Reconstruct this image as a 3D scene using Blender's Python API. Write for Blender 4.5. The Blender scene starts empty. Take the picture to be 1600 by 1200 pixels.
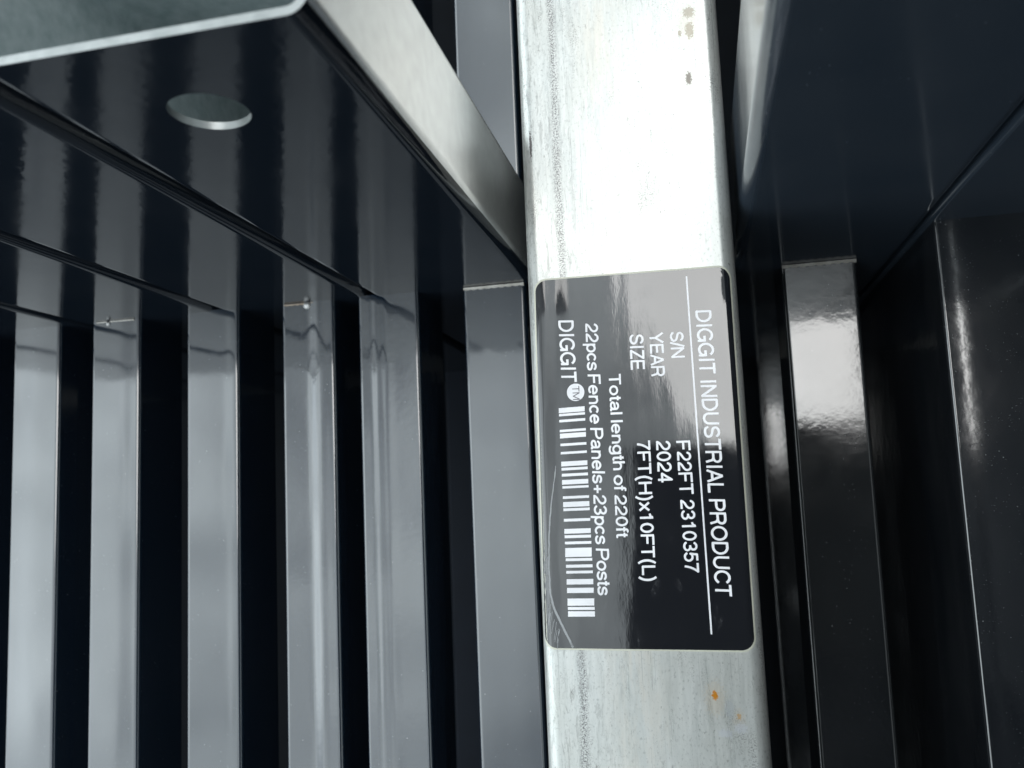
import bpy, bmesh, math, random
from mathutils import Vector, Matrix, geometry
random.seed(7)
S = bpy.context.scene
C = S.collection
R = math.radians

# ------------------------------------------------------------------ camera
ROT = ((0.9743767575151986, 0.06531798907201601, 0.21522893559591222),
       (-0.03927798919256643, 0.991614359229572, -0.12311865063714716),
       (-0.2214659657354826, 0.11151019179120472, 0.9687715433204729))
CAM = Vector((0.0782, -0.0363, 0.3928))
FPX = 1300.0
cd = bpy.data.cameras.new('camera')
cam = bpy.data.objects.new('camera', cd); C.objects.link(cam)
M = Matrix(ROT).to_4x4(); M.translation = CAM
cam.matrix_world = M
cd.sensor_width = 36; cd.lens = FPX / 1600 * 36
cd.clip_start = 0.005; cd.clip_end = 500
cd.dof.use_dof = True; cd.dof.focus_distance = 0.395; cd.dof.aperture_fstop = 11.0
S.camera = cam

# ------------------------------------------------------------------ world and sun
SUN_TILT, SUN_AZ = R(22), R(45)       # tilt from the vertical towards +y, turned a little to +x
sdir = Vector((math.sin(SUN_TILT) * math.sin(SUN_AZ), math.sin(SUN_TILT) * math.cos(SUN_AZ), math.cos(SUN_TILT)))
w = bpy.data.worlds.new("World"); S.world = w; w.use_nodes = True
nt = w.node_tree; nt.nodes.clear()
def N(t, kind, **kw):
    n = t.nodes.new(kind)
    for k, v in kw.items():
        if k in n.inputs: n.inputs[k].default_value = v
        else: setattr(n, k, v)
    return n
sky = N(nt, 'ShaderNodeTexSky', sky_type='NISHITA')
sky.sun_disc = False; sky.sun_elevation = math.pi / 2 - SUN_TILT; sky.sun_rotation = SUN_AZ
sky.air_density = 1.0; sky.dust_density = 3.0; sky.ozone_density = 1.0
tc = N(nt, 'ShaderNodeTexCoord')
cn = N(nt, 'ShaderNodeTexNoise', Scale=3.2, Detail=5.0, Roughness=0.55)
nt.links.new(tc.outputs['Generated'], cn.inputs['Vector'])
cr = N(nt, 'ShaderNodeMapRange'); cr.inputs[1].default_value = 0.30; cr.inputs[2].default_value = 0.62
cr.inputs[3].default_value = 0.55; cr.inputs[4].default_value = 1.0
nt.links.new(cn.outputs['Fac'], cr.inputs[0])
mx = N(nt, 'ShaderNodeMix', data_type='RGBA'); mx.inputs[7].default_value = (16.9, 18.7, 19.2, 1)
nt.links.new(cr.outputs[0], mx.inputs[0]); nt.links.new(sky.outputs[0], mx.inputs[6])
bg = N(nt, 'ShaderNodeBackground', Strength=0.10); out = N(nt, 'ShaderNodeOutputWorld')
# overcast: brighter overhead, and the cloud thinner on the -x side
def wm(op, a, b):
    n = N(nt, 'ShaderNodeMath', operation=op)
    for i, x in enumerate((a, b)):
        if isinstance(x, (int, float)): n.inputs[i].default_value = x
        else: nt.links.new(x, n.inputs[i])
    return n.outputs[0]
sx = N(nt, 'ShaderNodeSeparateXYZ'); nt.links.new(tc.outputs['Generated'], sx.inputs[0])
up = wm('MAXIMUM', sx.outputs[2], 0.0)
lum = wm('ADD', .40, wm('MULTIPLY', up, .36))
side = N(nt, 'ShaderNodeMapRange', interpolation_type='SMOOTHSTEP'); nt.links.new(sx.outputs[0], side.inputs[0])
for i, x in enumerate((-.42, -.82, 0., 1.0)): side.inputs[i + 1].default_value = x
cl = N(nt, 'ShaderNodeTexNoise', Scale=4.5, Detail=4.0, Roughness=0.5); nt.links.new(tc.outputs['Generated'], cl.inputs['Vector'])
cm = N(nt, 'ShaderNodeMapRange'); nt.links.new(cl.outputs['Fac'], cm.inputs[0])
for i, x in enumerate((.34, .66, .68, 1.36)): cm.inputs[i + 1].default_value = x
lum = wm('MULTIPLY', lum, cm.outputs[0])
lum = wm('MULTIPLY', lum, wm('ADD', 1.20, wm('MULTIPLY', side.outputs[0], 1.9)))
vm = N(nt, 'ShaderNodeVectorMath', operation='SCALE'); nt.links.new(mx.outputs[2], vm.inputs[0]); nt.links.new(lum, vm.inputs['Scale'])
nt.links.new(vm.outputs[0], bg.inputs[0]); nt.links.new(bg.outputs[0], out.inputs[0])

sl = bpy.data.lights.new('sun', 'SUN'); sl.energy = 1.4; sl.angle = R(40); sl.color = (1, .985, .965)
so = bpy.data.objects.new('sun', sl); C.objects.link(so)
so.rotation_mode = 'QUATERNION'; so.rotation_quaternion = sdir.to_track_quat('Z', 'Y'); so.location = sdir * 5

vs = S.view_settings
vs.view_transform = 'Standard'; vs.look = 'None'; vs.exposure = 0.10; vs.gamma = 1; vs.use_curve_mapping = False
S.cycles.max_bounces = 14; S.cycles.glossy_bounces = 10; S.cycles.diffuse_bounces = 4
S.cycles.sample_clamp_indirect = 6.0

# ------------------------------------------------------------------ materials
def mat(name):
    m = bpy.data.materials.new(name); m.use_nodes = True
    t = m.node_tree; b = t.nodes['Principled BSDF']
    tc = t.nodes.new('ShaderNodeTexCoord')
    return m, t, b, tc.outputs['Object']
def mapping(t, co, scale, loc=(0, 0, 0)):
    mp = t.nodes.new('ShaderNodeMapping'); mp.inputs['Scale'].default_value = scale; mp.inputs['Location'].default_value = loc
    t.links.new(co, mp.inputs['Vector']); return mp.outputs[0]
def noise(t, vec, scale, detail=3, rough=.5, dist=0.):
    n = N(t, 'ShaderNodeTexNoise', Scale=scale, Detail=detail, Roughness=rough, Distortion=dist)
    t.links.new(vec, n.inputs['Vector']); return n.outputs['Fac']
def mrange(t, v, a, b, c=0., d=1.):
    n = N(t, 'ShaderNodeMapRange')
    for i, x in enumerate((a, b, c, d)): n.inputs[i + 1].default_value = x
    t.links.new(v, n.inputs[0]); return n.outputs[0]
def math_(t, op, a, b=None, c=None):
    n = N(t, 'ShaderNodeMath', operation=op)
    for i, x in enumerate((a, b, c)):
        if x is None: continue
        if isinstance(x, (int, float)): n.inputs[i].default_value = x
        else: t.links.new(x, n.inputs[i])
    return n.outputs[0]
def mixc(t, f, a, b):
    n = N(t, 'ShaderNodeMix', data_type='RGBA')
    if isinstance(f, (int, float)): n.inputs[0].default_value = f
    else: t.links.new(f, n.inputs[0])
    for i, x in ((6, a), (7, b)):
        if isinstance(x, tuple): n.inputs[i].default_value = (*x, 1)
        else: t.links.new(x, n.inputs[i])
    return n.outputs[2]
def bump(t, b, h, dist=1.0):
    n = N(t, 'ShaderNodeBump', Strength=1.0, Distance=dist); t.links.new(h, n.inputs['Height'])
    t.links.new(n.outputs[0], b.inputs['Normal'])

def black_paint(name, peel=1.0, wave=1.0, dust=.5, rough=.07, ior=2.1, seed=0., base=(.0065, .0135, .0245)):
    m, t, b, co = mat(name)
    v = mapping(t, co, (1, 1, 1), (seed, seed * .7, 0))
    d1 = noise(t, v, 1100, 1, .5)                    # specks of dust
    d2 = noise(t, v, 60, 2)
    speck = math_(t, 'MULTIPLY', mrange(t, d1, .785 - .028 * dust, .82), mrange(t, d2, .42, .6))
    film = mrange(t, noise(t, mapping(t, co, (30, 9, 30)), 1, 5, .6), .35, .75, 0, .010 * dust)
    col = mixc(t, speck, base, (.35, .36, .36))
    col = mixc(t, film, col, (.6, .6, .62))
    t.links.new(col, b.inputs['Base Color'])
    t.links.new(mrange(t, noise(t, v, 25, 4), .3, .7, rough * .7, rough * 1.5), b.inputs['Roughness'])
    b.inputs['IOR'].default_value = ior
    h1 = math_(t, 'MULTIPLY', noise(t, v, 190, 2), 1.1e-5 * peel)          # orange peel of the lacquer
    h2 = math_(t, 'MULTIPLY', noise(t, mapping(t, v, (1, .35, 1)), 24, 2), 6e-5 * wave)     # slight waves of the sheet
    bump(t, b, math_(t, 'ADD', h1, h2))
    return m
PAINT = black_paint('black_gloss_paint', peel=4.0, wave=2.6, rough=.095, ior=1.45, base=(.007, .0105, .016))
PAINT_BOUNCE = black_paint('black_gloss_paint_bounce_lit', peel=2.6, wave=1.6, dust=1.4, rough=.11, ior=1.7, base=(.024, .034, .048), seed=2.2)  # lighter, bluer base paints in light bounced off the tube
PAINT_RIB = black_paint('black_gloss_paint_picket', peel=.9, wave=1.2, dust=.9)
PAINT_WAVY = black_paint('black_gloss_paint_wavy', peel=3.2, wave=9.0, dust=.6, seed=3.1)
PAINT_R = black_paint('black_gloss_paint_rippled', peel=4.5, wave=3.0, dust=1.4, rough=.10, seed=5.3, base=(.013, .0155, .018))
PAINT_D = black_paint('black_gloss_paint_dusty', peel=4.5, wave=5.0, dust=2.6, rough=.10, seed=9.7, base=(.008, .010, .013))

def raw_steel(name, c0=(.20, .225, .225), c1=(.32, .345, .34), rough=.42, metal=.35):
    m, t, b, co = mat(name)
    n1 = noise(t, co, 160, 4, .6)
    t.links.new(mixc(t, mrange(t, n1, .3, .7), c0, c1), b.inputs['Base Color'])
    b.inputs['Metallic'].default_value = metal; b.inputs['Roughness'].default_value = rough
    bump(t, b, math_(t, 'MULTIPLY', noise(t, co, 500, 2), 2e-5))
    return m
CUT = raw_steel('cut_steel_edge', (.24, .26, .26), (.36, .38, .38), .35, .4)
INNER = raw_steel('bare_tube_inside', (.34, .41, .42), (.52, .58, .59), .5, .1)
BRIGHT = raw_steel('bright_bare_steel', (.30, .30, .30), (.62, .62, .62), .38, .6)
RUSTY = raw_steel('brownish_weld_smear', (.13, .085, .055), (.30, .25, .20), .4, .3)
WELD = raw_steel('pale_weld_seam', (.30, .28, .25), (.5, .48, .45), .45, .3)

def galvanised():
    m, t, b, co = mat('galvanised_zinc')
    sep = N(t, 'ShaderNodeSeparateXYZ'); t.links.new(co, sep.inputs[0]); X, Y, Z = sep.outputs
    st1 = noise(t, mapping(t, co, (190, 11, 190)), 1, 6, .7, .35)      # rolling streaks along the tube
    st2 = noise(t, mapping(t, co, (620, 120, 620)), 1, 4, .7, .4)
    bl = noise(t, mapping(t, co, (34, 14, 34)), 1, 5, .6)
    gr = noise(t, mapping(t, co, (1, .6, 1)), 900, 3, .6)
    base = mixc(t, mrange(t, st1, .3, .7), (.46, .485, .476), (.66, .67, .655))
    base = mixc(t, mrange(t, bl, .35, .7, 0, .7), base, (.47, .475, .44))
    base = mixc(t, mrange(t, st2, .48, .70, 0, .7), base, (.62, .63, .61))
    base = mixc(t, mrange(t, gr, .56, .70, 0, .4), base, (.16, .17, .17))
    # dark mottled weld seam along the tube at x = 18 mm
    wob = math_(t, 'MULTIPLY', math_(t, 'SUBTRACT', noise(t, mapping(t, co, (1, 1, 1)), 12, 2), .5), .004)
    dx = math_(t, 'ABSOLUTE', math_(t, 'SUBTRACT', math_(t, 'ADD', X, wob), .0185))
    seam = math_(t, 'MULTIPLY', mrange(t, dx, .0028, .0008), mrange(t, noise(t, co, 1300, 3, .7), .46, .58))
    base = mixc(t, math_(t, 'MULTIPLY', seam, .8), base, (.07, .062, .07))
    # dark rub marks on the upper part
    rub = math_(t, 'MULTIPLY', mrange(t, noise(t, mapping(t, co, (90, 22, 90), (3, 1, 0)), 1, 5, .7), .56, .66),
                mrange(t, noise(t, co, 1500, 2, .6), .5, .6))
    base = mixc(t, math_(t, 'MULTIPLY', rub, .65), base, (.09, .085, .08))
    # handling scuffs, denser along the left edge of the face
    scf = math_(t, 'MULTIPLY', mrange(t, noise(t, mapping(t, co, (420, 60, 420), (7, 2, 0)), 1, 6, .8, .6), .53, .60), mrange(t, X, .052, .012))
    base = mixc(t, math_(t, 'MULTIPLY', scf, .38), base, (.12, .115, .11))
    pit = math_(t, 'MULTIPLY', mrange(t, noise(t, mapping(t, co, (1, .5, 1), (4, 4, 0)), 620, 3, .7), .62, .68), mrange(t, noise(t, co, 45, 2), .5, .6))
    base = mixc(t, math_(t, 'MULTIPLY', pit, .6), base, (.10, .095, .085))
    # warm stain running down the middle, and drag scratches along the tube
    wx = math_(t, 'DIVIDE', math_(t, 'SUBTRACT', X, .043), .012)
    warm = math_(t, 'MULTIPLY', math_(t, 'EXPONENT', math_(t, 'MULTIPLY', math_(t, 'MULTIPLY', wx, wx), -1.)), mrange(t, noise(t, mapping(t, co, (150, 25, 150), (1, 5, 0)), 1, 5, .7), .42, .62))
    base = mixc(t, math_(t, 'MULTIPLY', warm, .55), base, (.62, .575, .51))
    drag = mrange(t, noise(t, mapping(t, co, (1900, 14, 1900), (2, 8, 0)), 1, 2, .5), .66, .72)
    base = mixc(t, math_(t, 'MULTIPLY', drag, .5), base, (.22, .23, .23))
    def spot(base, x, y, rx, ry, col, fac=1.0, grain=.0):
        q = mapping(t, co, (1 / rx, 1 / ry, 0), (-x / rx, -y / ry, 0))
        ln = N(t, 'ShaderNodeVectorMath', operation='LENGTH'); t.links.new(q, ln.inputs[0])
        ed = math_(t, 'ADD', ln.outputs['Value'], math_(t, 'MULTIPLY', math_(t, 'SUBTRACT', noise(t, co, 1100, 3, .6), .5), 2.2))
        f = math_(t, 'MULTIPLY', mrange(t, ed, 1.05, .75), fac)
        return mixc(t, f, base, col)
    for a in SPOTS: base = spot(base, *a)
    t.links.new(base, b.inputs['Base Color'])
    b.inputs['Metallic'].default_value = .45
    t.links.new(mrange(t, st1, .25, .75, .24, .36), b.inputs['Roughness'])
    h = math_(t, 'ADD', math_(t, 'MULTIPLY', st1, 3e-5), math_(t, 'MULTIPLY', st2, 2.2e-5))
    h = math_(t, 'ADD', h, math_(t, 'MULTIPLY', noise(t, co, 900, 3, .6), 2.4e-5))
    h = math_(t, 'ADD', h, math_(t, 'MULTIPLY', noise(t, mapping(t, co, (1, .4, 1)), 60, 2), 9e-5))
    bump(t, b, h)
    return m

# pixel of the photograph (1600 x 1200) -> place on the plane z of the tube face: used as a ruler for the print on the sticker
RM = Matrix(ROT)
def onz(u, v, z=0.0):
    d = RM @ Vector(((u - 800) / FPX, -(v - 600) / FPX, -1)); k = (z - CAM.z) / d.z
    return CAM + d * k

SPOTS = []
_halo = [(1117, 1091, .0048, .0080, (.58, .44, .28), .22), (1155, 1123, .0032, .0045, (.55, .45, .32), .2), (1076, 36, .0055, .0110, (.42, .37, .28), .3), (1076, 124, .003, .008, (.40, .37, .33), .3)]
for (u, v, rx, ry, col, f) in _halo + [
        (1117, 1087, .0013, .0020, (.62, .24, .02), 1.0), (1155, 1120, .0010, .0014, (.55, .32, .12), .7),
        (1158, 1138, .0030, .0024, (.60, .62, .66), .6), (1134, 1146, .0036, .0018, (.58, .60, .64), .6),
        (1140, 1108, .0022, .0045, (.42, .45, .47), .5), (1076, 19, .0030, .0030, (.19, .16, .11), .6), (1077, 47, .0022, .0044, (.20, .165, .11), .6),
        (1076, 122, .0015, .0034, (.10, .085, .07), .85), (1062, 52, .0010, .0016, (.16, .12, .06), .6),
        (829, 228, .0007, .0080, (.05, .04, .04), .9)]:
    p = onz(u, v); SPOTS.append((p.x, p.y, rx, ry, col, f))
ZINC = galvanised()

def plain(name, col, rough, ior=1.5, metal=0.):
    m, t, b, co = mat(name)
    n = noise(t, co, 40, 4)
    t.links.new(mixc(t, mrange(t, n, .3, .7), tuple(x * .88 for x in col), tuple(min(1, x * 1.08) for x in col)), b.inputs['Base Color'])
    b.inputs['Roughness'].default_value = rough; b.inputs['IOR'].default_value = ior; b.inputs['Metallic'].default_value = metal
    return m, t, b, co

MATTE = plain('matt_black_light_stop', (.006, .008, .011), .9, 1.3)[0]  # for the sheets added to block light
DEEP = plain('satin_black_paint', (.009, .014, .024), .5, 1.3)[0]
TUBE_REFLECTION = raw_steel('painted_tube_reflection', (.74, .74, .73), (.86, .86, .85), .24, .9)  # bright colour stands for the white tube mirrored in black paint

def sticker_black():
    m, t, b, co = mat('glossy_black_vinyl')
    sep = N(t, 'ShaderNodeSeparateXYZ'); t.links.new(co, sep.inputs[0]); X, Y, Z = sep.outputs
    scr = noise(t, mapping(t, co, (1500, 12, 1)), 1, 3, .6)
    n1 = noise(t, co, 60, 5, .65)
    # rubbed haze and scuffs near the lower end
    sc = math_(t, 'MULTIPLY', mrange(t, noise(t, mapping(t, co, (120, 45, 1), (2, 0, 0)), 1, 6, .75), .60, .72), mrange(t, Y, -.04, -.085))
    col = mixc(t, math_(t, 'MULTIPLY', sc, .07), (.010, .011, .014), (.5, .5, .52))
    col = mixc(t, mrange(t, scr, .60, .75, 0, .012), col, (.5, .5, .5))
    t.links.new(col, b.inputs['Base Color'])
    t.links.new(mrange(t, n1, .3, .75, .035, .10), b.inputs['Roughness'])
    b.inputs['IOR'].default_value = 1.82
    h = math_(t, 'MULTIPLY', noise(t, mapping(t, co, (1, .35, 1)), 620, 2), 1.0e-5)
    h = math_(t, 'ADD', h, math_(t, 'MULTIPLY', noise(t, mapping(t, co, (1, .22, 1)), 42, 2), 2.4e-4))
    h = math_(t, 'ADD', h, math_(t, 'MULTIPLY', scr, 3e-6))
    cv = math_(t, 'ADD', math_(t, 'MULTIPLY', math_(t, 'SINE', math_(t, 'MULTIPLY', Y, 21.)), -.0022), math_(t, 'MULTIPLY', noise(t, mapping(t, co, (1, 1, 1)), 30, 2), .004))
    for x0_, wd, am in ((.0085, .0022, 9e-5), (.0145, .0026, -8e-5), (.021, .004, 6e-5)):
        dd = math_(t, 'DIVIDE', math_(t, 'SUBTRACT', math_(t, 'ADD', X, cv), x0_), wd)
        h = math_(t, 'ADD', h, math_(t, 'MULTIPLY', math_(t, 'EXPONENT', math_(t, 'MULTIPLY', math_(t, 'MULTIPLY', dd, dd), -1.)), am))
    bump(t, b, h)
    return m
VINYL = sticker_black()
CREAM = plain('cream_sticker_edge', (.55, .55, .46), .4)[0]
PRINT = plain('white_print', (.80, .80, .83), .25)[0]
DARKPRINT = plain('dark_print', (.03, .03, .05), .3)[0]
FILM = plain('lifted_clear_film', (.30, .31, .32), .3)[0]

# ------------------------------------------------------------------ mesh building
class MB:
    def __init__(s): s.v = []; s.n = []; s.f = []; s.mi = []
    def face(s, pts, nrm, mi=0):
        k = len(s.v); s.v += [tuple(p) for p in pts]
        s.n += [tuple(n) for n in nrm]; s.f.append(tuple(range(k, k + len(pts)))); s.mi.append(mi)
    def flat(s, pts, n, mi=0): s.face(pts, [n] * len(pts), mi)
    def build(s, name, mats, parent=None):
        me = bpy.data.meshes.new(name)
        fs = []
        for f in s.f:                                    # wind every face to agree with its normals
            a, b, c = (Vector(s.v[i]) for i in f[:3])
            nn = sum((Vector(s.n[i]) for i in f), Vector())
            g = sum(((Vector(s.v[f[i]]) - a).cross(Vector(s.v[f[i + 1]]) - a) for i in range(1, len(f) - 1)), Vector())
            fs.append(f if g.dot(nn) >= 0 else tuple(reversed(f)))
        me.from_pydata(s.v, [], fs)
        for m in (mats if isinstance(mats, list) else [mats]): me.materials.append(m)
        me.polygons.foreach_set('material_index', s.mi)
        me.polygons.foreach_set('use_smooth', [True] * len(fs))
        nn = [s.n[l.vertex_index] for l in me.loops]
        me.normals_split_custom_set(nn)
        me.update()
        o = bpy.data.objects.new(name, me); C.objects.link(o)
        if parent: o.parent = parent
        return o

def tag(o, label, cat, group=None, kind=None):
    o['label'] = label; o['category'] = cat
    if group: o['group'] = group
    if kind: o['kind'] = kind
    return o
def empty(name, loc=(0, 0, 0)):
    o = bpy.data.objects.new(name, None); o.location = loc; o.empty_display_size = .02; C.objects.link(o); return o

def rrect(x0, x1, y0, y1, r, seg=10, crown=0.0, ridge=None):
    """rounded rectangle: points with analytic normals; the +y side may be crowned, or carry ridges
    (slope, place -1..1, width) rolled along the section"""
    pts = []
    h = (x1 - x0) / 2 - r
    slope = lambda u: sum(a * math.exp(-((u - c) / w_) ** 2) for a, c, w_ in (ridge or ())) * max(0, 1 - abs(u) ** 8) - 2 * crown * u / h
    n = 64; us = [-1 + 2 * i / n for i in range(n + 1)]; zs = [0.]
    for a, b_ in zip(us, us[1:]): zs.append(zs[-1] + slope((a + b_) / 2) * h * 2 / n)
    dl = math.degrees(math.atan(2 * crown / h)); dz = zs[-1]
    for cx, cy, a0, a1 in ((x1 - r, y1 - r + dz, 0, 90 - dl), (x0 + r, y1 - r, 90 + dl, 180), (x0 + r, y0 + r, 180, 270), (x1 - r, y0 + r, 270, 360)):
        for i in range(seg + 1):
            a = R(a0 + (a1 - a0) * i / seg); pts.append((cx + r * math.cos(a), cy + r * math.sin(a), math.cos(a), math.sin(a)))
        if a0 == 0 and (crown or ridge):
            for u, z in list(zip(us, zs))[-2:0:-1]:
                n_ = Vector((-slope(u), 1)).normalized()
                pts.append(((x0 + x1) / 2 + u * h, y1 + z, n_.x, n_.y))
    return pts

def along_y(mb, prof, y0, y1, tilt=0., caps=(True, True), mi=0, yref=0., mi_cap=None):
    """profile (x, z) extruded along y; tilt = rise of z per metre of y"""
    f = lambda p, y: (p[0], y, p[1] + tilt * (y - yref))
    nn = lambda p: Vector((p[2], -tilt * p[3], p[3])).normalized()
    k = len(prof)
    for i in range(k):
        a, b = prof[i], prof[(i + 1) % k]
        mb.face([f(a, y0), f(b, y0), f(b, y1), f(a, y1)], [nn(a), nn(b), nn(b), nn(a)], mi)
    for on, y, s in ((caps[0], y0, -1), (caps[1], y1, 1)):
        if on: mb.flat([f(p, y) for p in prof], (0, s, 0), mi if mi_cap is None else mi_cap)

# ------------------------------------------------------------------ setting
Y0 = 0.0891          # plane of the posts' lower faces
ZR = -0.10           # top of the pickets
m, t, b, co = plain('concrete_ground', (.24, .23, .215), .9)
mb = MB(); mb.flat([(-60, -60, -1.0), (60, -60, -1.0), (60, 60, -1.0), (-60, 60, -1.0)], (0, 0, 1))
g = mb.build('ground', m); g['kind'] = 'structure'

# ------------------------------------------------------------------ galvanised tube with its sticker
TW, TD, TR = .100, .085, .0065
tp = rrect(0, TW, -TD, 0, TR, 12)
ti = rrect(.003, TW - .003, -TD + .003, -.003, TR - .003, 12)
mb = MB()
along_y(mb, tp, -.85, .70, caps=(False, False))
along_y(mb, [(p[0], p[1], -p[2], -p[3]) for p in ti], -.85, .70, caps=(False, False))
for y, s in ((-.85, -1), (.70, 1)):
    for i in range(len(tp)):
        j = (i + 1) % len(tp)
        mb.flat([(tp[i][0], y, tp[i][1]), (tp[j][0], y, tp[j][1]), (ti[j][0], y, ti[j][1]), (ti[i][0], y, ti[i][1])], (0, s, 0))
tube = mb.build('galvanised_tube', ZINC)
tag(tube, 'bare galvanised steel tube running down the picture with a black sticker on its face', 'steel tube')

def face_z(x):
    if x < TR: return -TR + math.sqrt(max(0, TR * TR - (TR - x) ** 2))
    if x > TW - TR: return -TR + math.sqrt(max(0, TR * TR - (x - TW + TR) ** 2))
    return 0.
def face_n(x):
    if x < TR: return ((x - TR) / TR, 0, (face_z(x) + TR) / TR)
    if x > TW - TR: return ((x - TW + TR) / TR, 0, (face_z(x) + TR) / TR)
    return (0, 0, 1)
# the sticker's four corners, read on the tube face
q = [onz(833.5, 437), onz(1141.5, 413.5), onz(1183, 1019.5), onz(848.5, 1015)]
def sticker_sheet(name, mat_, inset, lift, parent, rad):
    """rounded sheet that follows the tube's face and rounded edges"""
    P = lambda s, v: (q[0] * (1 - s) + q[1] * s) * (1 - v) + (q[3] * (1 - s) + q[2] * s) * v
    Wd = (q[1] - q[0]).length; H = (q[3] - q[0]).length
    mb = MB(); rows = []
    ns, nv = 60, 90
    vv = sorted(set([inset + (H - 2 * inset) * i / nv for i in range(nv + 1)] + [inset + rad * (1 - math.cos(R(90 * i / 12))) for i in range(13)] + [H - inset - rad * (1 - math.cos(R(90 * i / 12))) for i in range(13)]))
    for v in vv:
        d = min(v - inset, H - inset - v)
        e = inset + (rad - math.sqrt(max(0, rad * rad - (rad - d) ** 2)) if d < rad else 0)
        row = []
        for i in range(ns + 1):
            s = (e + (Wd - 2 * e) * i / ns) / Wd
            p = P(s, v / H); row.append(((p.x, p.y, face_z(p.x) + lift), face_n(p.x)))
        rows.append(row)
    for a, b_ in zip(rows, rows[1:]):
        for i in range(ns):
            z = [a[i], a[i + 1], b_[i + 1], b_[i]]
            mb.face([k[0] for k in z], [k[1] for k in z])
    return mb.build(name, mat_, parent)
stick = sticker_sheet('sticker', CREAM, 0, .00010, tube, .0062)
stick['label'] = 'black product label with white print and pale edge'
sticker_sheet('label_face', VINYL, .00078, .00016, stick, .0058)

LIFT = .00024
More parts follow.
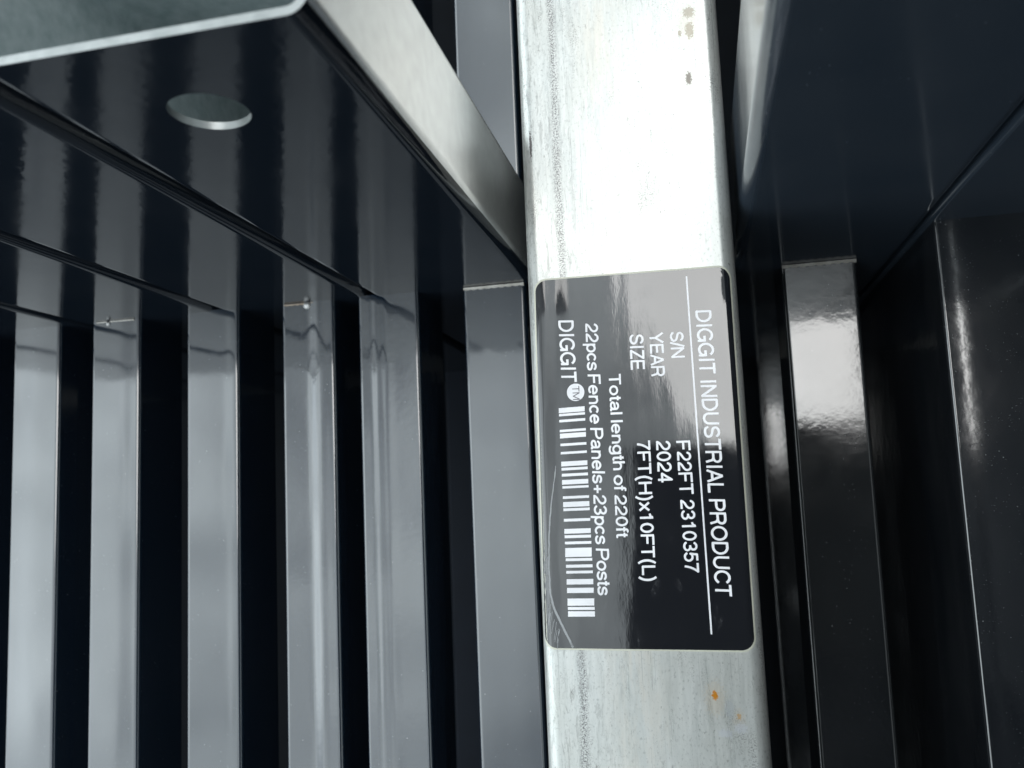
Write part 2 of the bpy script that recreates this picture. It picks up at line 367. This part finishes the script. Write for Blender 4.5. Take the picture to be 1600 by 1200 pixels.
# ---- plain grotesque lettering drawn with strokes (cap height 1)
def arc(cx, cy, rx, ry, a0, a1):
    n = max(6, int(abs(a1 - a0) / 11))
    return [(cx + rx * math.cos(R(a0 + (a1 - a0) * i / n)), cy + ry * math.sin(R(a0 + (a1 - a0) * i / n))) for i in range(n + 1)]
def bez(a, b, c, d, n=14):
    o = []
    for i in range(n + 1):
        t_ = i / n; u = 1 - t_
        o.append(tuple(u ** 3 * a[k] + 3 * u * u * t_ * b[k] + 3 * u * t_ * t_ * c[k] + t_ ** 3 * d[k] for k in (0, 1)))
    return o
T_, B_ = .935, .065
s_path = arc(.47, .72, .32, .215, 12, 180) + bez((.15, .72), (.15, .44), (.81, .60), (.81, .275))[1:] + arc(.465, .275, .345, .21, 0, -176)[1:]
GL = {
 'D': (1.0, [[(.14, B_), (.14, T_), (.42, T_)] + arc(.42, .5, .45, .435, 90, -90) + [(.14, B_)]]),
 'I': (.386, [[(.193, 0), (.193, 1)]]),
 'G': (1.08, [arc(.53, .5, .44, .435, 36, 325) + [(.94, .47)], [(.57, .46), (1.0, .46)], [(.94, .49), (.94, 0.02)]]),
 'T': (.85, [[(.03, T_), (.82, T_)], [(.425, T_), (.425, 0)]]),
 'N': (1.0, [[(.14, 0), (.14, 1)], [(.86, 0), (.86, 1)], [(.15, .95), (.85, .05)]]),
 'U': (1.0, [[(.14, 1), (.14, .38)] + arc(.5, .38, .36, .315, 180, 360) + [(.86, 1)]]),
 'S': (.926, [s_path]),
 'R': (1.0, [[(.14, 0), (.14, 1)], [(.14, T_), (.55, T_)] + arc(.55, .705, .29, .23, 90, -90) + [(.14, .475)], [(.56, .475), (.72, .40), (.85, 0)]]),
 'A': (.926, [[(.06, 0), (.463, .97)], [(.866, 0), (.463, .97)], [(.2, .32), (.73, .32)]]),
 'L': (.77, [[(.14, 1), (.14, B_), (.73, B_)]]),
 'P': (.926, [[(.14, 0), (.14, 1)], [(.14, T_), (.53, T_)] + arc(.53, .69, .30, .245, 90, -90) + [(.14, .445)]]),
 'O': (1.08, [arc(.54, .5, .44, .435, 0, 360)]),
 'C': (1.0, [arc(.53, .5, .42, .435, 32, 328)]),
 'Y': (.926, [[(.06, 1), (.463, .42), (.866, 1)], [(.463, .44), (.463, 0)]]),
 'E': (.926, [[(.14, 0), (.14, 1)], [(.14, T_), (.83, T_)], [(.14, .51), (.78, .51)], [(.14, B_), (.85, B_)]]),
 'Z': (.85, [[(.08, T_), (.75, T_), (.09, B_), (.79, B_)]]),
 'F': (.85, [[(.14, 0), (.14, 1)], [(.14, T_), (.80, T_)], [(.14, .49), (.72, .49)]]),
 'H': (1.0, [[(.14, 0), (.14, 1)], [(.86, 0), (.86, 1)], [(.14, .52), (.86, .52)]]),
 'M': (1.157, [[(.13, 0), (.13, 1)], [(1.03, 0), (1.03, 1)], [(.14, .95), (.578, .06), (1.02, .95)]]),
 '0': (.77, [arc(.385, .5, .275, .435, 0, 360)]),
 '1': (.77, [[(.44, 0), (.44, 1)], [(.16, .74), (.34, .79), (.42, .95)]]),
 '2': (.77, [arc(.385, .67, .27, .265, 172, -18) + bez((.64, .59), (.54, .36), (.2, .36), (.10, B_ + .01))[1:] + [(.70, B_)]]),
 '3': (.77, [arc(.375, .715, .25, .22, 165, -90), arc(.38, .28, .285, .215, 90, -168), [(.30, .495), (.39, .495)]]),
 '4': (.77, [[(.53, 0), (.53, .96), (.09, .30), (.72, .30)]]),
 '5': (.77, [[(.65, T_), (.21, T_), (.15, .47)] + arc(.375, .335, .285, .27, 142, -160)]),
 '7': (.77, [[(.06, T_), (.69, T_)] + bez((.69, T_), (.48, .68), (.34, .40), (.29, 0))[1:]]),
 '(': (.46, [bez((.37, 1.04), (.10, .68), (.10, .10), (.37, -.26))]),
 ')': (.46, [bez((.09, 1.04), (.36, .68), (.36, .10), (.09, -.26))]),
 'x': (.69, [[(.07, 0), (.62, .727)], [(.62, 0), (.07, .727)]]),
 '+': (.81, [[(.405, .06), (.405, .64)], [(.1, .35), (.71, .35)]]),
 '/': (.386, [[(.03, -.02), (.36, 1.02)]]),
 'o': (.77, [arc(.385, .363, .295, .30, 0, 360)]),
 't': (.40, [[(.2, .92), (.2, .17)] + bez((.2, .17), (.2, .06), (.26, .05), (.37, .06))[1:], [(.03, .665), (.36, .665)]]),
 'a': (.77, [arc(.37, .49, .225, .18, 168, 0) + [(.595, .13)] + bez((.595, .13), (.6, .06), (.64, .05), (.70, .06))[1:], arc(.335, .215, .23, .155, 75, 360), [(.36, .37), (.595, .415)]]),
 'l': (.31, [[(.155, 0), (.155, 1)]]),
 'e': (.77, [[(.10, .375), (.675, .375)] + arc(.385, .363, .29, .30, 2, 320)]),
 'n': (.77, [[(.14, 0), (.14, .727)], [(.14, .40)] + arc(.385, .42, .245, .245, 175, 0) + [(.63, 0)]]),
 'h': (.77, [[(.14, 0), (.14, 1)], [(.14, .40)] + arc(.385, .42, .245, .245, 175, 0) + [(.63, 0)]]),
 'g': (.77, [arc(.365, .375, .27, .29, 0, 360), [(.64, .727), (.64, -.04)] + arc(.37, -.04, .27, .18, 0, -155)]),
 'f': (.386, [[(.19, 0), (.19, .80)] + bez((.19, .80), (.19, .93), (.26, .95), (.37, .935))[1:], [(.02, .665), (.36, .665)]]),
 'p': (.77, [[(.14, -.28), (.14, .727)], arc(.405, .363, .27, .30, 0, 360)]),
 'c': (.69, [arc(.365, .363, .27, .30, 42, 318)]),
 's': (.69, [[(x_ * .74, y_ * .715 + .005) for x_, y_ in s_path]]),
 ' ': (.36, []),
}
from mathutils.geometry import delaunay_2d_cdt
_cache = {}
def glyph(ch, hw):
    """union of the strokes of one letter: (points, triangles)"""
    if (ch, hw) in _cache: return _cache[ch, hw]
    vs_, fs = [], []
    def add(poly):
        k = len(vs_); vs_.extend(Vector(p) for p in poly); fs.append(list(range(k, k + len(poly))))
    for path in GL[ch][1]:
        closed = (Vector(path[0]) - Vector(path[-1])).length < 1e-4
        for i, (a, b_) in enumerate(zip(path, path[1:])):
            d = Vector(b_) - Vector(a)
            if d.length < 1e-5: continue
            d.normalize(); nn = Vector((-d.y, d.x)) * hw; A, B = Vector(a), Vector(b_)
            add([A - nn, B - nn, B + nn, A + nn])
            if i or closed: add([(a[0] + hw * math.cos(R(k * 36)), a[1] + hw * math.sin(R(k * 36))) for k in range(10)])
    if not vs_: r = ([], [])
    else:
        o = delaunay_2d_cdt(vs_, [], fs, 0, 1e-5)
        r = ([tuple(p) for p in o[0]], [tuple(f) for f, src in zip(o[2], o[5]) if src])
    _cache[ch, hw] = r
    return r
def put_text(name, body, s0, s1, cap, material=None, lift=None, weight=.079, gap=.36):
    """s0, s1: pixels of the baseline's start and end, cap: pixel of the cap height above the start"""
    material = material or PRINT; lift = LIFT if lift is None else lift
    vv, ff, cx = [], [], 0.
    for ch in body:
        p_, t_ = glyph(ch, weight); k = len(vv)
        vv += [(x_ + cx, y_) for x_, y_ in p_]; ff += [tuple(i + k for i in f) for f in t_]
        cx += gap if ch == ' ' else GL[ch][0]
    x0 = min(v[0] for v in vv); x1 = max(v[0] for v in vv)
    A, B, K = onz(*s0), onz(*s1), onz(*cap)
    mb = MB()
    pos = []
    for x_, y_ in vv:
        p = A + (B - A) * ((x_ - x0) / (x1 - x0)) + (K - A) * y_
        pos.append((p.x, p.y, face_z(p.x) + lift))
    for f in ff: mb.flat([pos[i] for i in f], (0, 0, 1))
    return mb.build(name, material, stick)
put_text('heading_lettering', 'DIGGIT INDUSTRIAL PRODUCT', (1086.5, 485.5), (1118, 931), (1111, 484.5))
put_text('serial_caption', 'S/N', (1046.5, 519), (1049, 559.5), (1067.5, 518))
put_text('year_caption', 'YEAR', (1014.5, 520), (1018, 588.5), (1035.5, 519))
put_text('size_caption', 'SIZE', (983.5, 523), (986, 578), (1005, 522))
put_text('serial_number', 'F22FT 2310357', (1056.5, 689), (1070.5, 895), (1078, 688))
put_text('year_number', '2024', (1025, 689), (1028.5, 754), (1047, 688))
put_text('size_value', '7FT(H)x10FT(L)', (995, 689), (1004, 908), (1015.5, 688))
put_text('length_lettering', 'Total length of 220ft', (951, 585), (963.5, 841), (969.5, 584), gap=.27)
put_text('contents_lettering', '22pcs Fence Panels+23pcs Posts', (914.5, 505.5), (934.5, 930), (934, 505), gap=.23)
put_text('maker_lettering', 'DIGGIT', (872.5, 501), (877.5, 597), (896, 500.5))
# rule under the heading
def strip(mb, p0, p1, width, lift):
    d = (p1 - p0).normalized(); s = Vector((-d.y, d.x, 0)) * width / 2
    mb.flat([Vector((p.x, p.y, face_z(p.x) + lift)) for p in (p0 - s, p1 - s, p1 + s, p0 + s)], (0, 0, 1))
mb = MB(); strip(mb, onz(1072.6, 432), onz(1111.7, 991), .00075, LIFT); mb.build('printed_rule', PRINT, stick)
# trade mark disc
mb = MB(); c = onz(899.5, 613); k = .0042
mb.flat([(c.x + k * math.cos(R(a)), c.y + k * math.sin(R(a)), LIFT) for a in range(0, 360, 8)], (0, 0, 1))
mb.build('round_emblem', PRINT, stick)
put_text('emblem_lettering', 'TM', (894, 603.5), (895.5, 625), (905, 603), DARKPRINT, LIFT + .0001, .05)
# bar code
bars = [(278, 325), (333, 355), (388, 412), (482, 505), (518, 562), (612, 636), (690, 713), (782, 826), (840, 865), (896, 922), (955, 998), (1013, 1035), (1108, 1132)]
bars = [(590 + a / 6, 590 + b / 6) for a, b in bars]
b2 = [(22, 70), (82, 107), (180, 206), (275, 320), (335, 362), (395, 420), (455, 540), (552, 578), (612, 640), (670, 695), (748, 798), (830, 878), (930, 997), (1010, 1037), (1050, 1100)]
bars += [(780 + a / 6, 780 + b / 6) for a, b in b2]
mb = MB()
for a, b_ in bars:
    u = (a - 640) / 323.
    xl, xr = 873.4 + 14.8 * u, 913.8 + 16.2 * u
    sk = 1.6 * (1 - u)
    mb.flat([Vector((p.x, p.y, LIFT)) for p in (onz(xl, a + sk), onz(xr, a - sk), onz(xr, b_ - sk), onz(xl, b_ + sk))], (0, 0, 1))
mb.build('bar_code', PRINT, stick)
# crease where the clear film has lifted along one edge
cp = [(868.5, 728), (868, 737), (861, 793), (858, 836), (858, 884), (860, 927), (866.6, 952), (879, 978), (892, 1004), (896, 1013)]
mb = MB(); fine = []
for (u0, v0), (u1, v1) in zip(cp, cp[1:]):
    for i in range(6): fine.append((u0 + (u1 - u0) * i / 6 + random.uniform(-.35, .35), v0 + (v1 - v0) * i / 6))
for i in range(len(fine) - 1):
    fw = .0003 + .0007 * min(1, i / 30) + random.uniform(-.0001, .0001)
    strip(mb, onz(*fine[i]), onz(*fine[i + 1]), fw, LIFT + .0001)
mb.build('film_crease', FILM, stick)
mb = MB()
for i in range(26):                                    # fine scratches beside the crease
    v0 = random.uniform(850, 985); u0 = random.uniform(851, 860) + max(0, v0 - 940) * .35
    strip(mb, onz(u0, v0), onz(u0 + random.uniform(-5, -2), v0 + random.uniform(18, 34)), .0002, LIFT)
mb.build('scratch_marks', FILM, stick)

# ------------------------------------------------------------------ black steel posts
def post(name, x0, x1, zn, h=.058, wall=.0026, r=.0068, hole=None, z0=-.56, paint=PAINT, bare=False):  # bare: right face coloured bright, with the tube's reflection painted in
    y0, y1 = Y0, Y0 + h
    o = rrect(x0, x1, y0, y1, r, 12); i_ = rrect(x0 + wall, x1 - wall, y0 + wall, y1 - wall, r - wall, 12)
    mb = MB()
    K = len(o)
    for prof, sgn, mi in ((o, 1, 0), (i_, -1, 1)):
        for a in range(K):
            p, q_ = prof[a], prof[(a + 1) % K]
            if hole and p[3] < -.9999 and q_[3] < -.9999:           # the flat lower side is cut separately
                outer = [Vector((p[0], z0, 0)), Vector((q_[0], z0, 0)), Vector((q_[0], zn, 0)), Vector((p[0], zn, 0))]
                ring = [Vector((hole[0] + hole[2] * math.cos(R(t_)), hole[1] + hole[2] * math.sin(R(t_)), 0)) for t_ in range(360, 0, -6)]
                allp = outer + ring
                for tri in geometry.tessellate_polygon([outer, ring]):
                    mb.flat([(allp[j].x, p[1], allp[j].y) for j in tri], (0, -sgn, 0), mi)
                continue
            na, nb = (p[2] * sgn, p[3] * sgn, 0), (q_[2] * sgn, q_[3] * sgn, 0)
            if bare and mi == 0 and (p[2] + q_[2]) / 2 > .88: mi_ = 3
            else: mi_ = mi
            mb.face([(p[0], p[1], z0), (q_[0], q_[1], z0), (q_[0], q_[1], zn), (p[0], p[1], zn)], [na, nb, nb, na], mi_)
    if hole:
        for t_ in range(0, 360, 6):
            a, b_ = R(t_), R(t_ + 6)
            g = lambda an, y: (hole[0] + hole[2] * math.cos(an), y, hole[1] + hole[2] * math.sin(an))
            nn = lambda an: (-math.cos(an), 0, -math.sin(an))
            mb.face([g(a, y0), g(b_, y0), g(b_, y0 + wall), g(a, y0 + wall)], [nn(a), nn(b_), nn(b_), nn(a)], 2)
    for z, s in ((zn, 1), (z0, -1)):
        for a in range(K):
            b_ = (a + 1) % K
            mb.flat([(o[a][0], o[a][1], z), (o[b_][0], o[b_][1], z), (i_[b_][0], i_[b_][1], z), (i_[a][0], i_[a][1], z)], (0, 0, s), 2)
    return mb.build(name, [paint, INNER, CUT, TUBE_REFLECTION] if bare else [paint, INNER, CUT])
GP = 'black steel posts packed side by side'
px = -.0139
pp = .1092
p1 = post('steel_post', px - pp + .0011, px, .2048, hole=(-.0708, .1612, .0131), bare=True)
tag(p1, 'glossy black hollow post left of the galvanised tube, round bolt hole near its open end', 'post', GP)
p2 = post('steel_post', px - 2 * pp + .0011, px - pp - .0011, .200)
tag(p2, 'glossy black post directly left of the post with the bolt hole', 'post', GP)
p3 = post('steel_post', px - 3 * pp + .0011, px - 2 * pp - .0011, .203)
tag(p3, 'glossy black post at the left picture edge, second from the post with the bolt hole', 'post', GP)
p4 = post('steel_post', px - 4 * pp + .0011, px - 3 * pp - .0011, .202)
tag(p4, 'glossy black post farthest left in the row, third from the post with the bolt hole', 'post', GP)
p5 = post('steel_post', px - 5 * pp + .0011, px - 4 * pp - .0011, .200)
tag(p5, 'glossy black post beyond the left picture edge at the row end', 'post', GP)
r0 = post('steel_post', .1040, .1984, .205, paint=PAINT_BOUNCE)
tag(r0, 'glossy black post close against the right side of the galvanised tube', 'post', GP)
r1 = post('steel_post', .1987, .2976, .203, r=.0028, paint=PAINT_BOUNCE)
tag(r1, 'glossy black post in the top right corner, above the wide dusty stile', 'post', GP)
r2 = post('steel_post', .2998, .3968, .203)
tag(r2, 'glossy black post beyond the right picture edge at the row end', 'post', GP)

# ------------------------------------------------------------------ fence panels of black pickets
def picket(name, x0, x1, parent, y0, y1, ztop=ZR, depth=.05, r=.0028, tilt=.014, crown=0., paint=PAINT_RIB, yref=Y0, ridge=None):
    mb = MB(); along_y(mb, rrect(x0, x1, ztop - depth, ztop, r, 8, crown, ridge), y0, y1, tilt, yref=yref)
    return mb.build(name, paint, parent)
def weld(parent, x0, x1, ztop, wdt=.0016, y=Y0, m_=None):
    mb = MB(); n = 26
    ys = y - .0003
    for i in range(n):
        xa, xb = x0 + (x1 - x0) * i / n, x0 + (x1 - x0) * (i + 1) / n
        ha = wdt * (.75 + .3 * math.sin(i * 2.1) ** 2); hb = wdt * (.75 + .3 * math.sin((i + 1) * 2.1) ** 2)
        for k in range(4):
            a, b_ = R(90 * k / 4), R(90 * (k + 1) / 4)
            f = lambda x, h_, an: (x, ys - h_ * math.sin(an), ztop + h_ * math.cos(an) - .0004)
            nn = lambda an: (0, -math.sin(an), math.cos(an))
            mb.face([f(xa, ha, a), f(xb, hb, a), f(xb, hb, b_), f(xa, ha, b_)], [nn(a), nn(a), nn(b_), nn(b_)])
    return mb.build('weld_seam', m_ or WELD, parent)
def rivet(parent, x, ztop, rad=.0022, y=None):
    mb = MB(); y = Y0 - .0045 if y is None else y
    for i in range(6):
        for j in range(20):
            f = lambda a, b_: (math.sin(R(a)) * math.cos(R(b_)), math.sin(R(a)) * math.sin(R(b_)), math.cos(R(a)))
            c = [f(15 * i, 18 * j), f(15 * i, 18 * j + 18), f(15 * i + 15, 18 * j + 18), f(15 * i + 15, 18 * j)]
            mb.face([(x + rad * p[0], y + rad * p[1], ztop + rad * .32 * p[2]) for p in c], c)
    return mb.build('weld_blob', BRIGHT, parent)

yb, ye = -1.05, Y0 + .0011
fl = empty('fence_panel', (-.2, -.4, ZR))
inv = Matrix.Translation((.2, .4, -ZR))
ribs = [(-.470, -.431), (-.3943, -.3551), (-.3297, -.2917), (-.2558, -.2165), (-.1853, -.1471), (-.1315, -.0898), (-.0607, -.0205)]
RIDGE = [None, [(.02, -.3, .5)], [(-.045, .62, .3)], [(.05, .78, .25)], [(.21, .24, .24), (-.03, .85, .2)], [(.15, -.56, .13), (.09, -.20, .12), (-.03, .05, .2)], [(.01, .3, .5)]]
for i, (a, b_) in enumerate(ribs):
    o = picket('picket', a, b_, fl, yb, ye, ridge=RIDGE[i], paint=PAINT_WAVY if i in (4, 5) else PAINT_RIB)
    o.matrix_parent_inverse = inv
o = weld(fl, -.0600, -.0212, ZR, .0019); o.matrix_parent_inverse = inv
for x, ra, xa, xb, ht in ((-.3165, .0019, -.3260, -.2960, .0008), (-.1665, .0030, -.1830, -.1500, .0012)):
    o = rivet(fl, x, ZR, ra, Y0 - .0016); o.matrix_parent_inverse = inv
    o = weld(fl, xa, xb, ZR, ht, Y0, RUSTY if ra > .002 else WELD); o.matrix_parent_inverse = inv
tag(fl, 'black fence panel of glossy upright pickets left of the galvanised tube', 'fence panel', 'black fence panels in the stack')

fr = empty('fence_panel', (.15, -.4, -.118)); inv = Matrix.Translation((-.15, .4, .118))
for o in (picket('picket', .1325, .1752, fr, yb, ye, ztop=-.118, tilt=.034, crown=.0001, paint=PAINT_R),
          picket('wide_stile', .2010, .400, fr, yb, ye, ztop=-.054, depth=.36, r=.0016, tilt=.004, paint=PAINT_D, ridge=[(.12, -.945, .045)]),
          picket('picket', .060, .102, fr, yb, ye, ztop=-.118),
          weld(fr, .1330, .1748, -.118, .0020)):
    o.matrix_parent_inverse = inv
tag(fr, 'black fence panel with one picket and a wide dusty stile right of the tube', 'fence panel', 'black fence panels in the stack')

fu = empty('fence_panel', (-.1, .5, ZR)); inv = Matrix.Translation((.1, -.5, -ZR))
for a, b_ in ribs[2:] + [(.1325, .1752), (.21, .25)]:
    o = picket('picket', a, b_, fu, Y0 + .0585, .95, tilt=.0); o.matrix_parent_inverse = inv
mb = MB(); mb.flat([(-.75, Y0 + .06, -.535), (.42, Y0 + .06, -.535), (.42, .98, -.535), (-.75, .98, -.535)], (0, 0, 1)); mb.flat([(-.75, Y0 + .06, -.545), (.42, Y0 + .06, -.545), (.42, .98, -.545), (-.75, .98, -.545)], (0, 0, -1))
o = mb.build('light_block_sheet', MATTE, fu); o.matrix_parent_inverse = inv  # sheet added beneath to keep bright ground out of the gaps
mb = MB()
for x0_, x1_, y0_, y1_ in ((-.76, -.752, Y0 + .06, .98), (.421, .429, Y0 + .06, .98), (-.752, .421, .982, .99)):
    along_y(mb, rrect(x0_, x1_, -.80, -.155, .001, 2), y0_, y1_)
o = mb.build('light_block_side', MATTE, fu); o.matrix_parent_inverse = inv  # walls added to close the open sides against stray light
tag(fu, 'black fence panel behind the posts, one grey picket showing beside the tube top', 'fence panel', 'black fence panels in the stack')

fd = empty('fence_panel', (-.1, -.4, -.46)); inv = Matrix.Translation((.1, .4, .46))
for a, b_ in [(-.1834, -.155), (.02, .05), (.1414, .1683), (.225, .252), (.31, .34)]:
    o = picket('picket', a, b_, fd, yb, ye, ztop=-.455 if a < .1 else -.50, depth=.02, tilt=0., paint=DEEP if a < .1 else PAINT_R); o.matrix_parent_inverse = inv
mb = MB(); mb.flat([(-.75, -1.1, -.535), (.42, -1.1, -.535), (.42, ye, -.535), (-.75, ye, -.535)], (0, 0, 1)); mb.flat([(-.75, -1.1, -.545), (.42, -1.1, -.545), (.42, ye, -.545), (-.75, ye, -.545)], (0, 0, -1))
o = mb.build('light_block_sheet', MATTE, fd); o.matrix_parent_inverse = inv  # dark sheet added so the gaps between pickets stay black
mb = MB()
for x0_, x1_, y0_, y1_ in ((-.76, -.752, -1.1, ye), (.421, .429, -1.1, ye), (-.752, .421, -1.11, -1.102)):
    along_y(mb, rrect(x0_, x1_, -.80, -.155, .001, 2), y0_, y1_)
o = mb.build('light_block_side', MATTE, fd); o.matrix_parent_inverse = inv  # added sides that stop daylight leaking in under the pickets
tag(fd, 'black fence panel lying deep below, faint in the dark gaps between the pickets', 'fence panel', 'black fence panels in the stack')

fv = empty('fence_panel', (.445, .2, -1.0)); inv = Matrix.Translation((-.445, -.2, 1.0))  # out-of-view board, added to darken what the stile reflects
mb = MB(); along_y(mb, rrect(.445, .470, -.998, 1.15, .004, 4), -.50, 1.1)
o = mb.build('light_block_sheet', MATTE, fv); o.matrix_parent_inverse = inv
tag(fv, 'unseen dark board added upright beside the stack to darken reflections', 'fence panel', 'black fence panels in the stack')

# ------------------------------------------------------------------ the photographer leaning over the stack (seen only as a reflection)
def skin_body(name, joints, edges, material, parent=None, sub=2, root=0):
    me = bpy.data.meshes.new(name); me.from_pydata([j[0] for j in joints], edges, [])
    o = bpy.data.objects.new(name, me); C.objects.link(o)
    sk = o.modifiers.new('skin', 'SKIN'); sk.use_smooth_shade = True
    ss = o.modifiers.new('sub', 'SUBSURF'); ss.levels = sub; ss.render_levels = sub
    lay = me.skin_vertices[0].data
    for i, j in enumerate(joints):
        lay[i].radius = j[1] if isinstance(j[1], tuple) else (j[1], j[1])
        lay[i].use_root = i == root
    me.materials.append(material)
    if parent: o.parent = parent
    return o
NAVY = plain('dark_navy_jacket', (.012, .014, .022), .9)[0]
SKIN = plain('skin', (.36, .22, .16), .55)[0]
HAIR = plain('dark_hair', (.015, .012, .010), .6)[0]
J = [((.60, -.80, -.02), (.15, .17)), ((.50, -.70, .22), (.15, .18)), ((.37, -.58, .46), (.18, .22)), ((.29, -.48, .58), (.10, .13)),     # 0-3 pelvis to neck
     ((.24, -.41, .66), (.085, .095)), ((.21, -.36, .70), (.08, .09)),                                                          # 4-5 head
     ((.47, -.40, .50), .10), ((.36, -.40, .40), .090), ((.27, -.235, .37), .060),                                              # 6-8 arm on the +x side, wrist
     ((.20, -.62, .50), .10), ((.10, -.45, .43), .085), ((.09, -.26, .415), .058),                                               # 9-11 other arm, wrist
     ((.54, -.86, -.10), .10), ((.56, -.84, -.50), .075), ((.60, -.88, -.90), .05), ((.52, -.82, -.96), .04),                    # 12-15 leg
     ((.68, -.74, -.10), .10), ((.70, -.72, -.50), .075), ((.74, -.76, -.90), .05), ((.66, -.70, -.96), .04)]
ed = [(0, 1), (1, 2), (2, 3), (3, 4), (4, 5), (2, 6), (6, 7), (7, 8), (2, 9), (9, 10), (10, 11), (0, 12), (12, 13), (13, 14), (14, 15), (0, 16), (16, 17), (17, 18), (18, 19)]
J = [((x + (.05 if k in (12, 13, 14, 15) else 0), y, z), r) for k, ((x, y, z), r) in enumerate(J)]
person = skin_body('person', J, ed, NAVY)
tag(person, 'person in dark clothes leaning over the fence stack, holding a tablet to photograph it', 'person')
def hand(root, side):
    """palm with four fingers and a thumb curled round the tablet's edge"""
    rx, ry, rz = root
    pts = [((rx, ry, rz), .020), ((rx - .02, ry + .045 * side, rz - .008), (.022, .016))]; e = [(0, 1)]
    for k in range(4):
        b_ = (rx - .035 + k * .020, ry + .072 * side, rz + .004)
        i = len(pts); L_ = (.020, .024, .022, .017)[k]
        pts += [(b_, .0085), ((b_[0], b_[1] + L_ * side, b_[2] + .010), .0078), ((b_[0], b_[1] + L_ * 1.5 * side, b_[2] + .026), .0068)]
        e += [(1, i), (i, i + 1), (i + 1, i + 2)]
    i = len(pts); pts += [((rx + .022, ry + .030 * side, rz + .018), .0095), ((rx + .020, ry + .052 * side, rz + .030), .0085)]; e += [(0, i), (i, i + 1)]
    return skin_body('hand', pts, e, SKIN, person, 2)
hand((.09, -.255, .425), 1); hand((.26, -.23, .385), 1)
bm = bmesh.new(); bmesh.ops.create_uvsphere(bm, u_segments=24, v_segments=14, radius=1)
for v in bm.verts: v.co = Vector((.225 + v.co.x * .108, -.375 + v.co.y * .098, .725 + v.co.z * .085))
me = bpy.data.meshes.new('hair'); bm.to_mesh(me); bm.free(); me.materials.append(HAIR)
o = bpy.data.objects.new('hair', me); C.objects.link(o); o.parent = person
# tablet, its back to the stack: a phone enlarged to darken the reflections
PHONE = plain('dark_slab_back', (.085, .087, .092), .4)[0]
mb = MB(); pr = rrect(-.070, .225, -.225, .034, .014, 6)
for z, s_ in ((.004, -1), (.011, 1)): mb.flat([(p[0], p[1], z) for p in pr], (0, 0, s_))
for i in range(len(pr)):
    a, b_ = pr[i], pr[(i + 1) % len(pr)]
    mb.face([(a[0], a[1], .004), (b_[0], b_[1], .004), (b_[0], b_[1], .011), (a[0], a[1], .011)], [(a[2], a[3], 0), (b_[2], b_[3], 0), (b_[2], b_[3], 0), (a[2], a[3], 0)])
ph = mb.build('phone_slab', PHONE); ph.matrix_world = M
tag(ph, 'dark tablet held over the stack, made larger than a phone to darken reflections', 'phone_slab')
